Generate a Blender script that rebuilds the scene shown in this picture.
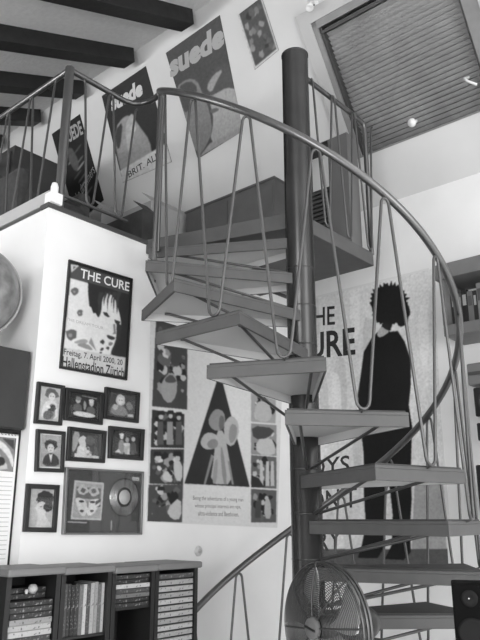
import bpy, bmesh, math, random
import numpy as np
from mathutils import Vector, Matrix
random.seed(7)
SC = bpy.context.scene
for o in list(bpy.data.objects): bpy.data.objects.remove(o)
EYE = 1.390                                    # eye height above the lower floor
F = 685.0; TH = math.atan(200 / F); YAW = math.radians(41)
CT, ST, CY_, SY_ = math.cos(TH), math.sin(TH), math.cos(YAW), math.sin(YAW)

# ------------------------------------------------------------------ camera
cd = bpy.data.cameras.new('camera'); cam = bpy.data.objects.new('camera', cd)
SC.collection.objects.link(cam); SC.camera = cam
cd.sensor_fit = 'VERTICAL'; cd.sensor_height = 36; cd.lens = F * 36 / 640
cd.clip_start = .05
cam.location = (0, 0, EYE)
fw = Vector((CT * CY_, CT * SY_, ST)); rt = Vector((SY_, -CY_, 0)); up = rt.cross(fw)
cam.matrix_world = Matrix(((rt.x, up.x, -fw.x, 0), (rt.y, up.y, -fw.y, 0), (rt.z, up.z, -fw.z, EYE), (0, 0, 0, 1)))

# ------------------------------------------------------------------ light
W = bpy.data.worlds.new('world'); SC.world = W; W.use_nodes = True
W.node_tree.nodes['Background'].inputs[0].default_value = (1, 1, 1, 1)
W.node_tree.nodes['Background'].inputs[1].default_value = 2.3

def area(name, loc, target, sx, sy, power):
    l = bpy.data.lights.new(name, 'AREA'); l.shape = 'RECTANGLE'; l.size = sx; l.size_y = sy; l.energy = power
    o = bpy.data.objects.new(name, l); SC.collection.objects.link(o)
    o.location = loc; o.rotation_euler = (Vector(target) - Vector(loc)).to_track_quat('-Z', 'Y').to_euler()
    return o
area('assumed_daylight', (1.75, -2.4, EYE + .55), (2.6, 2.6, EYE + .3), 2.0, 1.6, 46)  # assumed daylight from behind the camera; no window is built there
area('loft_fill', (-.25, 4.5, EYE + 1.8), (1.2, 4.3, EYE + 4.4), 2.4, .35, 78)  # unseen fill strip, added to brighten the roof slope over the loft
area('left_side_fill', (-2.4, .2, EYE - .1), (3.8, 1.7, EYE - .5), 2.0, 1.9, 112)  # added fill from the left for the right wall; no door is built here
area('high_fill', (2.0, -.2, EYE + 2.6), (2.7, 3.2, EYE + 1.8), .8, 1.0, 6)  # weak high fill added inside the room, apart from the built skylight

SC.view_settings.view_transform = 'Standard'; SC.view_settings.look = 'None'
SC.view_settings.gamma = 1; SC.view_settings.use_curve_mapping = False
SC.view_settings.exposure = -0.03

# ------------------------------------------------------------------ materials
MATS = {}
def mat(name, g, rough=.6, metal=0., var=0., scale=12., bump=0., emit=0., spec=.5):
    if name in MATS: return MATS[name]
    m = bpy.data.materials.new(name); m.use_nodes = True; MATS[name] = m
    nt = m.node_tree; b = nt.nodes['Principled BSDF']
    b.inputs['Base Color'].default_value = (g, g, g, 1)
    b.inputs['Roughness'].default_value = rough; b.inputs['Metallic'].default_value = metal; b.inputs['Specular IOR Level'].default_value = spec
    if var or bump:
        tc = nt.nodes.new('ShaderNodeTexCoord'); n = nt.nodes.new('ShaderNodeTexNoise')
        n.inputs['Scale'].default_value = scale; n.inputs['Detail'].default_value = 5
        nt.links.new(tc.outputs['Object'], n.inputs['Vector'])
        if var:
            mr = nt.nodes.new('ShaderNodeMapRange'); mr.inputs[1].default_value = .3; mr.inputs[2].default_value = .7
            mr.inputs[3].default_value = max(0, g - var); mr.inputs[4].default_value = g + var
            nt.links.new(n.outputs['Fac'], mr.inputs[0])
            nt.links.new(mr.outputs[0], b.inputs['Base Color'])
        if bump:
            bp = nt.nodes.new('ShaderNodeBump'); bp.inputs['Strength'].default_value = bump; bp.inputs['Distance'].default_value = .01
            nt.links.new(n.outputs['Fac'], bp.inputs['Height']); nt.links.new(bp.outputs[0], b.inputs['Normal'])
    return m
def photo_mat(name, scale, lo=.02, hi=.6, p0=.38, p1=.62):
    """a busy printed photograph: high contrast noise of greys"""
    if name in MATS: return MATS[name]
    m = mat(name, .3, .45); nt = m.node_tree; b = nt.nodes['Principled BSDF']
    tc = nt.nodes.new('ShaderNodeTexCoord'); n = nt.nodes.new('ShaderNodeTexNoise')
    n.inputs['Scale'].default_value = scale; n.inputs['Detail'].default_value = 3; n.inputs['Roughness'].default_value = .55
    mr = nt.nodes.new('ShaderNodeMapRange'); mr.inputs[1].default_value = p0; mr.inputs[2].default_value = p1
    mr.inputs[3].default_value = lo; mr.inputs[4].default_value = hi
    nt.links.new(tc.outputs['Object'], n.inputs['Vector']); nt.links.new(n.outputs['Fac'], mr.inputs[0]); nt.links.new(mr.outputs[0], b.inputs['Base Color'])
    return m
def glass_mat(name):
    m = mat(name, .8); nt = m.node_tree; nt.nodes.remove(nt.nodes['Principled BSDF'])
    out = nt.nodes['Material Output']; tr = nt.nodes.new('ShaderNodeBsdfTransparent'); gl = nt.nodes.new('ShaderNodeBsdfGlossy')
    gl.inputs['Roughness'].default_value = .03; lw = nt.nodes.new('ShaderNodeLayerWeight'); pw = nt.nodes.new('ShaderNodeMath'); pw.operation = 'POWER'; pw.inputs[1].default_value = 4
    fr = nt.nodes.new('ShaderNodeMapRange'); fr.inputs[3].default_value = .025; fr.inputs[4].default_value = .6
    nt.links.new(lw.outputs['Facing'], pw.inputs[0]); nt.links.new(pw.outputs[0], fr.inputs[0])
    mx = nt.nodes.new('ShaderNodeMixShader')
    nt.links.new(fr.outputs[0], mx.inputs[0]); nt.links.new(tr.outputs[0], mx.inputs[1]); nt.links.new(gl.outputs[0], mx.inputs[2]); nt.links.new(mx.outputs[0], out.inputs[0])
    return m
WALL = mat('white_plaster', .82, .8, 0, .03, 3, .08)
ROOFM = mat('roof_plaster', .63, .7, 0, .03, 2, .05)  # same white plaster as the walls, the slope's dimmer light put into the colour
CEIL = mat('rough_ceiling_plaster', .70, .9, 0, .035, 30, .5)
BEAM = mat('dark_stained_beam', .011, .6, 0, .004, 20, .2)
FLOORM = mat('pale_floor', .7, .6, 0, .05, 4)
LOFTF = mat('loft_carpet', .12, .9, 0, .03, 40)
CURB = mat('curb_paint', .42, .5)
DARKLINE = mat('dark_trim', .05, .6)
RAILM = mat('brushed_rail_steel', .16, .3, .8)
RODM = mat('rod_steel', .11, .38, .6)
POLEM = mat('pole_steel', .05, .25, .55, .008, 6)
TREADM = mat('tread_grey_paint', .083, .6, .0, .007, 14)
TRAYM = mat('tread_underside_bounce', .6, .6, .0)  # tread grey made much lighter: bounce from the floor put into the colour
MATM = mat('black_rubber', .045, .7)
BLACK = mat('black_lacquer', .015, .35)
FRAMEB = mat('black_frame_wood', .016, .3)
GLASS = glass_mat('clear_glass')
GV = {}
def gk(g):
    m = mat('print_grey_%03d' % round(g * 1000), g, .5, spec=.25); GV[m.name] = g; return m
def print_mat():
    if 'printed_picture' in MATS: return MATS['printed_picture']
    m = mat('printed_picture', .3, .5, spec=.2); nt = m.node_tree; a = nt.nodes.new('ShaderNodeVertexColor'); a.layer_name = 'print'
    nt.links.new(a.outputs[0], nt.nodes['Principled BSDF'].inputs['Base Color']); return m

# ------------------------------------------------------------------ projection of photo measurements onto the room's planes
def ray(u, v):
    x = (u - 240) / F; y = (320 - v) / F; fh = CT - y * ST
    return Vector((fh * CY_ + x * SY_, fh * SY_ - x * CY_, ST + y * CT))
XR, YL, ZS = 3.85, 2.80, 2.0622                 # right wall, left wall, where the roof slope starts (above eye)
TN = math.tan(math.radians(57)); SLN = Vector((-math.sin(math.radians(57)), 0, -math.cos(math.radians(57))))
XW = 1.75                                       # outer corner of the left wall
ZL = 1.545                                      # loft floor (above eye)
def PX(x): return lambda u, v: ray(u, v) * (x / ray(u, v).x)
def PY(y): return lambda u, v: ray(u, v) * (y / ray(u, v).y)
def PR(off=0.):
    def f(u, v):
        d = ray(u, v); return d * ((XR + ZS / TN - off / math.sin(math.radians(57))) / (d.x + d.z / TN))
    return f

# ------------------------------------------------------------------ mesh building
class MB:
    def __init__(s): s.v = []; s.f = []; s.m = []; s.sm = []; s.mats = []
    def mi(s, m):
        if m not in s.mats: s.mats.append(m)
        return s.mats.index(m)
    def add(s, vs, fs, m, smooth=False):
        o = len(s.v); s.v += [Vector(p) for p in vs]; k = s.mi(m)
        for f in fs: s.f.append([i + o for i in f]); s.m.append(k); s.sm.append(smooth)
        return s
    def hexa(s, b, t, m):                       # prism between two matching loops
        n = len(b)
        return s.add(list(b) + list(t), [list(range(n))[::-1], list(range(n, 2 * n))] + [[i, (i + 1) % n, n + (i + 1) % n, n + i] for i in range(n)], m)
    def box(s, lo, hi, m, M=None):
        (x0, y0, z0), (x1, y1, z1) = lo, hi
        b = [Vector(p) for p in ((x0, y0, z0), (x1, y0, z0), (x1, y1, z0), (x0, y1, z0))]; t = [Vector((p.x, p.y, z1)) for p in b]
        if M: b = [M @ p for p in b]; t = [M @ p for p in t]
        return s.hexa(b, t, m)
    def tube(s, pts, r, m, n=10, closed=False, rads=None):
        pts = [Vector(p) for p in pts]; N = len(pts); rings = []; nrm = None
        for i, p in enumerate(pts):
            a = pts[(i - 1) % N] if (closed or i > 0) else p; b = pts[(i + 1) % N] if (closed or i < N - 1) else p
            t = (b - a).normalized()
            if nrm is None: nrm = t.orthogonal().normalized()
            else:
                nrm = (nrm - t * nrm.dot(t)); nrm = nrm.normalized() if nrm.length > 1e-6 else t.orthogonal().normalized()
            bn = t.cross(nrm); rr = rads[i] if rads else r
            rings.append([p + nrm * math.cos(2 * math.pi * k / n) * rr + bn * math.sin(2 * math.pi * k / n) * rr for k in range(n)])
        vs = [q for ring in rings for q in ring]; fs = []
        for i in range(N if closed else N - 1):
            j = (i + 1) % N
            for k in range(n): fs.append([i * n + k, i * n + (k + 1) % n, j * n + (k + 1) % n, j * n + k])
        s.add(vs, fs, m, True)
        if not closed:
            s.add(rings[0], [list(range(n))[::-1]], m); s.add(rings[-1], [list(range(n))], m)
        return s
    def lathe(s, prof, c, ax, m, n=40, smooth=True):   # prof (r, h) about axis ax through c
        ax = Vector(ax).normalized(); u = ax.orthogonal().normalized(); w = ax.cross(u); c = Vector(c)
        vs = []; fs = []
        for r, h in prof:
            for k in range(n):
                a = 2 * math.pi * k / n; vs.append(c + ax * h + (u * math.cos(a) + w * math.sin(a)) * r)
        for i in range(len(prof) - 1):
            for k in range(n): fs.append([i * n + k, i * n + (k + 1) % n, (i + 1) * n + (k + 1) % n, (i + 1) * n + k])
        s.add(vs, fs, m, smooth)
        return s
    def build(s, name, parent=None, origin=None, kind=None, label=None, bevel=0.):
        base = Vector(parent['_o']) if parent is not None else Vector(origin if origin is not None else (0, 0, 0))
        me = bpy.data.meshes.new(name); me.from_pydata([(p - base)[:] for p in s.v], [], s.f)
        for m in s.mats: me.materials.append(m)
        me.polygons.foreach_set('material_index', s.m); me.polygons.foreach_set('use_smooth', s.sm)
        bm = bmesh.new(); bm.from_mesh(me); bmesh.ops.recalc_face_normals(bm, faces=bm.faces); bm.to_mesh(me); bm.free()
        me.update()
        o = bpy.data.objects.new(name, me); SC.collection.objects.link(o); o['_o'] = base[:]
        if parent is not None: o.parent = parent
        else: o.location = base + Vector((0, 0, EYE))
        if kind: o['kind'] = kind
        if label: o['label'] = label
        if bevel:
            b = o.modifiers.new('bevel', 'BEVEL'); b.width = bevel; b.segments = 2; b.limit_method = 'ANGLE'
        return o
def thing(name, label, cat, origin, group=None):
    o = bpy.data.objects.new(name, None); SC.collection.objects.link(o); o.empty_display_size = .1
    o['_o'] = Vector(origin)[:]; o.location = Vector(origin) + Vector((0, 0, EYE)); tag(o, label, cat, group); return o
def tag(o, label, cat, group=None):
    o['label'] = label; o['category'] = cat
    if group: o['group'] = group
    return o
def struct(name, mb, **k): return mb.build(name, kind='structure', **k)

# font outlines turned into polygons
_TXT = {}
def glyphs(text, bold=.0):
    key = (text, bold)
    if key in _TXT: return _TXT[key]
    c = bpy.data.curves.new('text', 'FONT'); c.body = text; c.size = 1; c.offset = bold; c.resolution_u = 3
    o = bpy.data.objects.new('text', c); SC.collection.objects.link(o)
    dg = bpy.context.evaluated_depsgraph_get(); dg.update()
    me = bpy.data.meshes.new_from_object(o.evaluated_get(dg))
    vs = [v.co.copy() for v in me.vertices]; fs = [list(p.vertices) for p in me.polygons]
    bpy.data.objects.remove(o); bpy.data.curves.remove(c); bpy.data.meshes.remove(me)
    x0 = min(v.x for v in vs); x1 = max(v.x for v in vs); y0 = min(v.y for v in vs); y1 = max(v.y for v in vs)
    r = ([((v.x - x0) / (x1 - x0), (v.y - y0) / (y1 - y0)) for v in vs], fs); _TXT[key] = r; return r

class Sheet:
    """flat printed artwork on a plane, drawn in photo measurements taken on that plane: with a quad the shapes become one soft print,
    lettering stays sharp on top of it"""
    def __init__(s, fn, normal, lift=.003, quad=None, base=.5, per=3., sigma=.5, grain=.05):
        s.fn = fn; s.n = Vector(normal).normalized(); s.lift = lift; s.k = 0; s.mb = MB(); s.quad = quad; s.txt = []
        if quad:
            d = lambda a, b: math.hypot(a[0] - b[0], a[1] - b[1])
            s.nu = max(8, int(max(d(quad[0], quad[1]), d(quad[3], quad[2])) * per)); s.nv = max(8, int(max(d(quad[0], quad[3]), d(quad[1], quad[2])) * per))
            s.per = per; s.sigma = sigma; s.grain = grain
            U, V = np.meshgrid(np.linspace(0, 1, s.nu + 1), np.linspace(0, 1, s.nv + 1)); q = np.array(quad, float)
            P = ((1 - U) * (1 - V))[..., None] * q[0] + (U * (1 - V))[..., None] * q[1] + (U * V)[..., None] * q[2] + ((1 - U) * V)[..., None] * q[3]
            s.x, s.y = P[..., 0], P[..., 1]; s.img = np.full(s.x.shape, base)
    def P(s, p, k): return s.fn(*p) + s.n * (s.lift + .00004 * k)
    def poly(s, pts, m, sm=0):
        if sm: pts = smooth(pts, sm)
        if s.quad:
            ins = np.zeros(s.x.shape, bool); n = len(pts)
            for i in range(n):
                (ax, ay), (bx, by) = pts[i], pts[(i + 1) % n]
                if ay == by: continue
                ins ^= ((ay > s.y) != (by > s.y)) & (s.x < (bx - ax) * (s.y - ay) / (by - ay) + ax)
            s.img[ins] = GV[m.name]; return s
        s.k += 1; s.mb.add([s.P(p, s.k) for p in pts], [list(range(len(pts)))], m); return s
    def blob(s, cx, cy, rx, ry, m, n=20, jag=0., rot=0.):
        pts = []
        for i in range(n):
            a = 2 * math.pi * i / n; j = 1 + random.uniform(-jag, jag)
            x, y = rx * math.cos(a) * j, ry * math.sin(a) * j
            pts.append((cx + x * math.cos(rot) - y * math.sin(rot), cy + x * math.sin(rot) + y * math.cos(rot)))
        return s.poly(pts, m)
    def text(s, body, tl, tr, bl, m, bold=0.):
        s.k += 1; vs, fs = glyphs(body, bold); a, b, c = s.P(tl, s.k + 4), s.P(tr, s.k + 4), s.P(bl, s.k + 4)
        s.txt.append(MB().add([c + (b - a) * x + (a - c) * y for x, y in vs], fs, m)); return s
    def finish(s, name, parent):
        if not s.quad: s.mb.build(name, parent); return
        im = s.img; rng = np.random.default_rng(5)
        g = rng.normal(size=im.shape)
        def blur(a, sg):
            k = int(3 * sg) + 1; w = np.exp(-.5 * (np.arange(-k, k + 1) / sg) ** 2); w /= w.sum()
            a = np.pad(a, ((k, k), (0, 0)), 'edge'); a = sum(w[i] * a[i:i + im.shape[0]] for i in range(2 * k + 1))
            a = np.pad(a, ((0, 0), (k, k)), 'edge'); return sum(w[i] * a[:, i:i + im.shape[1]] for i in range(2 * k + 1))
        im = blur(np.sqrt(im), s.sigma * s.per) ** 2
        g = blur(g, s.per * .7); g = g / (g.std() + 1e-9); im = np.clip(im * (1 + s.grain * g), .008, .85)
        W_ = s.nu + 1; mb = MB(); m = print_mat()
        mb.add([s.fn(a, b) + s.n * s.lift for a, b in zip(s.x.ravel(), s.y.ravel())], [[r * W_ + c, r * W_ + c + 1, (r + 1) * W_ + c + 1, (r + 1) * W_ + c] for r in range(s.nv) for c in range(s.nu)], m)
        o = mb.build(name, parent); ca = o.data.color_attributes.new('print', 'FLOAT_COLOR', 'POINT')
        v = im.ravel(); ca.data.foreach_set('color', np.stack([v, v, v, np.ones_like(v)], -1).ravel())
        for t_ in s.txt: t_.build('text_line', parent)
def smooth(pts, it):
    for _ in range(it):
        q = []
        for i in range(len(pts)):
            (ax, ay), (bx, by) = pts[i], pts[(i + 1) % len(pts)]
            q += [(ax * .75 + bx * .25, ay * .75 + by * .25), (ax * .25 + bx * .75, ay * .25 + by * .75)]
        pts = q
    return pts
def lerp(a, b, t): return tuple(x + (y - x) * t for x, y in zip(a, b))
def inq(q, u, v): return lerp(lerp(q[0], q[1], u), lerp(q[3], q[2], u), v)   # q: TL TR BR BL
def inset(q, du, dv): return [inq(q, du, dv), inq(q, 1 - du, dv), inq(q, 1 - du, 1 - dv), inq(q, du, 1 - dv)]
def paper(fn, n, q, m, thick=.002):
    n = Vector(n).normalized(); a = [fn(*p) + n * .0005 for p in q]; b = [p + n * thick for p in a]
    return MB().hexa(a, b, m)

# ================================================================== THE SETTING
FZ = -EYE; YE = 7.6; X0 = -2.6; Y0 = -1.2
RX, RZ = 2.9, ZS + (XR - 2.9) * TN             # ridge
def cz(x): return RZ + .42 * (x - RX)          # low ceiling falling towards the left
struct('floor', MB().box((X0, -3.2, FZ - .1), (XR + .15, YE, FZ), FLOORM))
struct('wall_right', MB().box((XR, -3.2, FZ), (XR + .15, YE, ZS), WALL))
struct('wall_left', MB().box((XW, YL, FZ), (XR, YL + .1, ZL - .03), WALL).box((XW, YL + .1, FZ), (XW + .1, YE, ZL - .03), WALL))
struct('wall_back', MB().hexa([Vector(p) for p in ((X0, YE, FZ), (XR, YE, FZ), (XR, YE, ZS), (RX, YE, RZ), (X0, YE, cz(X0)))],
                             [Vector(p) for p in ((X0, YE + .1, FZ), (XR, YE + .1, FZ), (XR, YE + .1, ZS), (RX, YE + .1, RZ), (X0, YE + .1, cz(X0)))], WALL))
struct('wall_side', MB().box((X0 - .1, -3.2, FZ), (X0, YE, cz(X0)), WALL))
def slab(a, b, y0, y1, th, m):                 # sloped slab between (x,z) a and b
    d = Vector((b[0] - a[0], 0, b[1] - a[1])).normalized(); n = Vector((-d.z, 0, d.x)) * th
    if n.z < 0: n = -n
    A = [Vector((a[0], y0, a[1])), Vector((b[0], y0, b[1])), Vector((b[0], y1, b[1])), Vector((a[0], y1, a[1]))]
    return MB().hexa(A, [p + n for p in A], m)
# the roof slope with the opening of the skylight left free
SKY0, SKY1, SKB, SKT = 1.10, 2.12, 2.352, 3.13   # y range and z range of the opening
def rx(z): return XR - (z - ZS) / TN
rm = MB()
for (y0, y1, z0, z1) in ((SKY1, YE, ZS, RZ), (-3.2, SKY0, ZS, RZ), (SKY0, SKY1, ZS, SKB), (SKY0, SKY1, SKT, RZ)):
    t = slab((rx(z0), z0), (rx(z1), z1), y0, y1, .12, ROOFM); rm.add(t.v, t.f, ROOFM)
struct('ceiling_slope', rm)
struct('ceiling', slab((X0, cz(X0)), (RX, RZ), -3.2, YE, .12, CEIL))
struct('loft_floor', MB().box((XW + .02, YL + .02, ZL - .16), (XR, YE, ZL - .03), LOFTF).box((XW + .06, YL + .06, ZL - .03), (XR, YE, ZL), LOFTF))
struct('trim_1', MB().box((XW - .012, YL - .012, ZL - .03), (XR, YL + .06, ZL - .008), DARKLINE))
struct('trim_2', MB().box((XW - .006, YL + .0, ZL - .008), (XW + .06, YE, ZL + .062), CURB))
struct('trim_3', MB().box((XW - .008, YL - .03, ZL - .008), (XW + .058, YL + .03, ZL + .05), WALL).lathe([(0, .118), (.014, .112), (.02, .09), (.02, .05)], (XW + .025, YL, ZL), (0, 0, 1), WALL, 16))
# shallow ledge on the right wall and a cove at the ridge
la = PX(XR)(380, 254).z; lb = PX(XR)(480, 225).z
struct('trim_4', MB().box((XR - .022, -3.2, FZ), (XR, YL, la), WALL))
for i, y in enumerate((1.63, 2.28, 2.93, 3.57, 4.2, 4.83, 5.46, 6.1, 6.75)):
    A = [(X0, cz(X0)), (RX - .01, cz(RX - .01))]
    b = MB().hexa([Vector((X0, y, cz(X0) - .125)), Vector((RX - .025, y, cz(RX - .025) - .125)), Vector((RX - .025, y + .13, cz(RX - .025) - .125)), Vector((X0, y + .13, cz(X0) - .125))],
                  [Vector((X0, y, cz(X0) + .01)), Vector((RX - .045, y, cz(RX - .045) + .01)), Vector((RX - .045, y + .13, cz(RX - .045) + .01)), Vector((X0, y + .13, cz(X0) + .01))], BEAM)
    struct('ceiling_beam', b, bevel=.006)

# ------------------------------------------------------------------ skylight
def SL(y, z, off): return Vector((rx(z), y, z)) + SLN * off      # off > 0: into the room
def slbox(mb, y0, y1, z0, z1, o0, o1, m):
    return mb.hexa([SL(y0, z0, o0), SL(y1, z0, o0), SL(y1, z1, o0), SL(y0, z1, o0)], [SL(y0, z0, o1), SL(y1, z0, o1), SL(y1, z1, o1), SL(y0, z1, o1)], m)
WOODG = mat('skylight_frame_wood', .20, .45, 0, .03, 8); SLATM = mat('blind_slat', .33, .55, 0, .05, 5)
sk = MB(); w = .035
slbox(sk, SKY0, SKY0 + .09, SKB, SKT, -.1, .012, WOODG); slbox(sk, SKY1 - w, SKY1, SKB, SKT, -.1, .012, WOODG)
slbox(sk, SKY0, SKY1, SKB, SKB + .01, -.1, .006, WOODG); slbox(sk, SKY0, SKY1, SKT - .04, SKT, -.1, .012, WOODG)
win = struct('window_1', sk)
c2 = MB(); slbox(c2, SKY1, SKY1 + .09, SKB - .02, SKT + .07, .0, .018, mat('casing_paint', .45, .5)); slbox(c2, SKY0 - .08, SKY0, SKB - .02, SKT + .07, 0, .018, MATS['casing_paint'])
slbox(c2, SKY0, SKY1, SKT, SKT + .07, 0, .018, MATS['casing_paint'])
c2.build('casing', win)
ib = MB(); slbox(ib, SKY1 - w - .018, SKY1 - w, SKB, SKT, -.09, -.005, mat('inner_frame_dark', .04, .5)); slbox(ib, SKY0 + .09, SKY0 + .105, SKB, SKT, -.09, -.005, MATS['inner_frame_dark']); slbox(ib, SKY0, SKY1, SKT - .075, SKT - .06, -.09, 0, MATS['inner_frame_dark'])
ib.build('sash', win)
bl = MB(); zz = SKB + .012; nsl = 27; st = (SKT - .045 - zz) / nsl
for i in range(nsl):
    z0 = zz + i * st
    bl.hexa([SL(SKY0 + .1, z0, -.075), SL(SKY1 - w - .01, z0, -.075), SL(SKY1 - w - .01, z0 + st * .86, -.052), SL(SKY0 + .1, z0 + st * .86, -.052)],
            [SL(SKY0 + .1, z0, -.073), SL(SKY1 - w - .01, z0, -.073), SL(SKY1 - w - .01, z0 + st * .86, -.050), SL(SKY0 + .1, z0 + st * .86, -.050)], SLATM)
slbox(bl, SKY0 + .1, SKY1 - w, SKB, SKT - .04, -.095, -.09, mat('blind_gap', .10, .6))
bl.build('blind', win)
gp = MB(); slbox(gp, SKY0 + .095, SKY1 - w - .005, SKB + .01, SKT - .065, -.036, -.03, GLASS); gp.build('pane', win)
kp = PR(.0)(414, 122); kz = kp.z; ky = kp.y
kn = MB().lathe([(0, .055), (.024, .05), (.028, .035), (.02, .02), (.01, .0), (.01, -.04)], SL(ky, kz, 0), SLN, mat('white_knob', .75, .3), 20)
kn.build('knob', win, label='round white knob')
hp = PR(0.)(467, 78)
MB().tube([SL(hp.y, hp.z, -.03), SL(hp.y, hp.z, .05), SL(hp.y - .02, hp.z - .02, .07), SL(hp.y - .06, hp.z - .05, .06)], .008, mat('white_knob', .75), 8).build('latch', win)
sp = PR(0.)(315, 5)
spt = thing('wall_spotlight', 'small pale spotlight fixed on the slope beside the skylight corner', 'lamp', SL(sp.y, sp.z, 0))
MB().lathe([(0, .012), (.03, .012), (.03, 0)], SL(sp.y, sp.z, 0), SLN, mat('white_knob', .75), 20).build('base', spt)
MB().tube([SL(sp.y, sp.z, .01), SL(sp.y, sp.z, .06)], .006, RAILM, 8).build('arm', spt)
MB().lathe([(0, -.04), (.014, -.04), (.02, 0), (.026, .035), (.022, .035), (0, .03)], SL(sp.y, sp.z, .07), (-.3, -.1, -1), mat('white_knob', .75), 20).build('lamp_shade', spt)

# ================================================================== SPIRAL STAIRCASE
CX, CY = 2.6753, 1.9184; R = .745; RT = .762; K = .487760; Z0 = 2.15895
def railz(deg): return Z0 - K * (math.radians(deg) - .8 * math.pi) - .022 * max(0, (deg - 380) / 65)
def cyl(deg, r, z): a = math.radians(deg); return Vector((CX + r * math.cos(a), CY + r * math.sin(a), z))
stair = thing('spiral_staircase', 'grey steel spiral staircase winding round a thick dark pole up to the loft', 'staircase', (CX, CY, FZ))
PR_ = .0725; ZT = 2.505
MB().lathe([(0, FZ + .0), (.13, FZ), (.13, FZ + .012), (PR_, FZ + .014), (PR_, ZT - .012), (PR_ + .003, ZT - .012), (PR_ + .003, ZT - .002), (PR_ - .004, ZT), (0, ZT)], (CX, CY, 0), (0, 0, 1), POLEM, 48).build('pole', stair)
STEP = 22.7; TSTEP = 24.6; HALF = 18.3; TOP = 1.382; RISE = .198; THK = .056
def tread_poly(ac, r_in, hw, ro, half, shrink=0.):
    a = math.radians(ac); d = Vector((math.cos(a), math.sin(a), 0)); n = Vector((-d.y, d.x, 0)); c = Vector((CX, CY, 0))
    h = math.radians(half)
    od = ro * math.cos(h) - shrink; ow = ro * math.sin(h) - shrink * 1.2
    return [c + d * r_in - n * (hw - shrink), c + d * od - n * ow, c + d * od + n * ow, c + d * r_in + n * (hw - shrink)]
def lift(p, z): return [Vector((q.x, q.y, z)) for q in p]
for k in range(14):
    z = TOP - RISE * k; aR = 222.3 - TSTEP * 4 + TSTEP * k; ac = aR - HALF; rt_ = RT + ((.036, .03, .03, .016) + (0,) * 20)[k]
    t = MB(); o = tread_poly(ac, .045, .066, rt_, HALF); i_ = tread_poly(ac, .05, .066, rt_, HALF, .012)
    t.hexa(lift(o, z - .012), lift(o, z), TREADM)
    n = 4
    for q in range(4):                          # the folded skirt round the tray
        q2 = (q + 1) % 4
        t.hexa([o[q] + Vector((0, 0, z - THK)), o[q2] + Vector((0, 0, z - THK)), i_[q2] + Vector((0, 0, z - THK)), i_[q] + Vector((0, 0, z - THK))],
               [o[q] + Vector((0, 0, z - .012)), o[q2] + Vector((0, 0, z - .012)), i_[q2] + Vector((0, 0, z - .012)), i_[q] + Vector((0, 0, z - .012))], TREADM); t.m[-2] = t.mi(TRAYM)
    i2 = tread_poly(ac, .05, .066, rt_, HALF, .0125)
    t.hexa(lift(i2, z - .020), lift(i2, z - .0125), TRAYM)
    tr = t.build('tread', stair, bevel=.002)
    mp = tread_poly(ac, .075, .055, rt_, HALF, .008)
    MB().hexa(lift(mp, z), lift(mp, z + .007), MATM).build('rubber_mat', tr)
    for sgn in (-1, 1):
        e = cyl(ac + sgn * 14.5, .66, z - .03); s_ = cyl(ac + sgn * 9, PR_ - .004, z - .165)
        e2 = cyl(ac + sgn * 14.5, .68, z - .03)
        MB().tube([s_, e, e2], .0068, RODM, 8).build('brace', tr)
    bm_ = MB()
    bm_.lathe([(PR_, -.004), (PR_ + .0012, -.003), (PR_ + .0012, .003), (PR_, .004)], cyl(0, 0, z - .165), (0, 0, 1), POLEM, 40)
    bm_.build('collar', stair)
# handrail
A0, A1 = 126.0, 450.5
hr = [cyl(A0 - .8, R, railz(A0) - .05), cyl(A0 - .3, R, railz(A0) - .02)] + [cyl(a, R, railz(a)) for a in [A0 + 1.4 + i * 3 for i in range(int((A1 - A0) / 3))]]
MB().tube(hr, .0175, RAILM, 12).build('handrail', stair)
# hairpin balusters: one U per tread, joined to its neighbours by rounded bends under the handrail
def hairpin(b, zb, step=STEP, first=False, last=False):
    pts = []
    def arc(c0, zc, half, hgt, a0, a1, n=6):
        for i in range(n + 1):
            t = math.radians(a0 + (a1 - a0) * i / n); pts.append((c0 + half * math.cos(t), zc + hgt * math.sin(t)))
    hwb, hwt = math.degrees(.027 / R), math.degrees(.019 / R)
    zl = railz(b - step / 2) - .022; zr = railz(b + step / 2) - .022
    arc(b - step / 2, zl - .03, hwt, .03, 90, 0)
    arc(b, zb + .036, hwb, .034, 180, 360)
    arc(b + step / 2, zr - .03, hwt, .03, 180, 90)
    return pts
for k in range(1, 15):
    z = TOP - RISE * k; b = 210.2 + STEP * (k - 4)
    if b + STEP / 2 > A1 - .5: break
    mb = MB().tube([cyl(a, R, h) for a, h in hairpin(b, z + .004)], .0066, RODM, 8)
    mb.tube([cyl(b, R, z + .006), cyl(b, R - .012, z + .0), cyl(b, R - .05, z - .012)], .0045, RODM, 6)
    mb.build('baluster', stair)
# end posts where the handrail reaches the loft
for a, zb in ((A0 - .6, TOP), (A0 + 5.5, TOP - RISE)):
    MB().tube([cyl(a, R, zb - .03), cyl(a, R, railz(a) - .005)], .0125, RAILM, 12).build('end_post', stair)
# landing
l1 = Vector((2.44, YL + .05, 0)); lp = [Vector((CX - .03, CY + .06, 0)), Vector((CX, CY, 0)), Vector((3.43, CY, 0)), Vector((3.43, YL - .0, 0)), Vector((2.40, YL - .0, 0))]
land = MB().hexa(lift(lp, ZL - .085), lift(lp, ZL), TREADM).build('landing', stair, bevel=.003)
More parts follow.
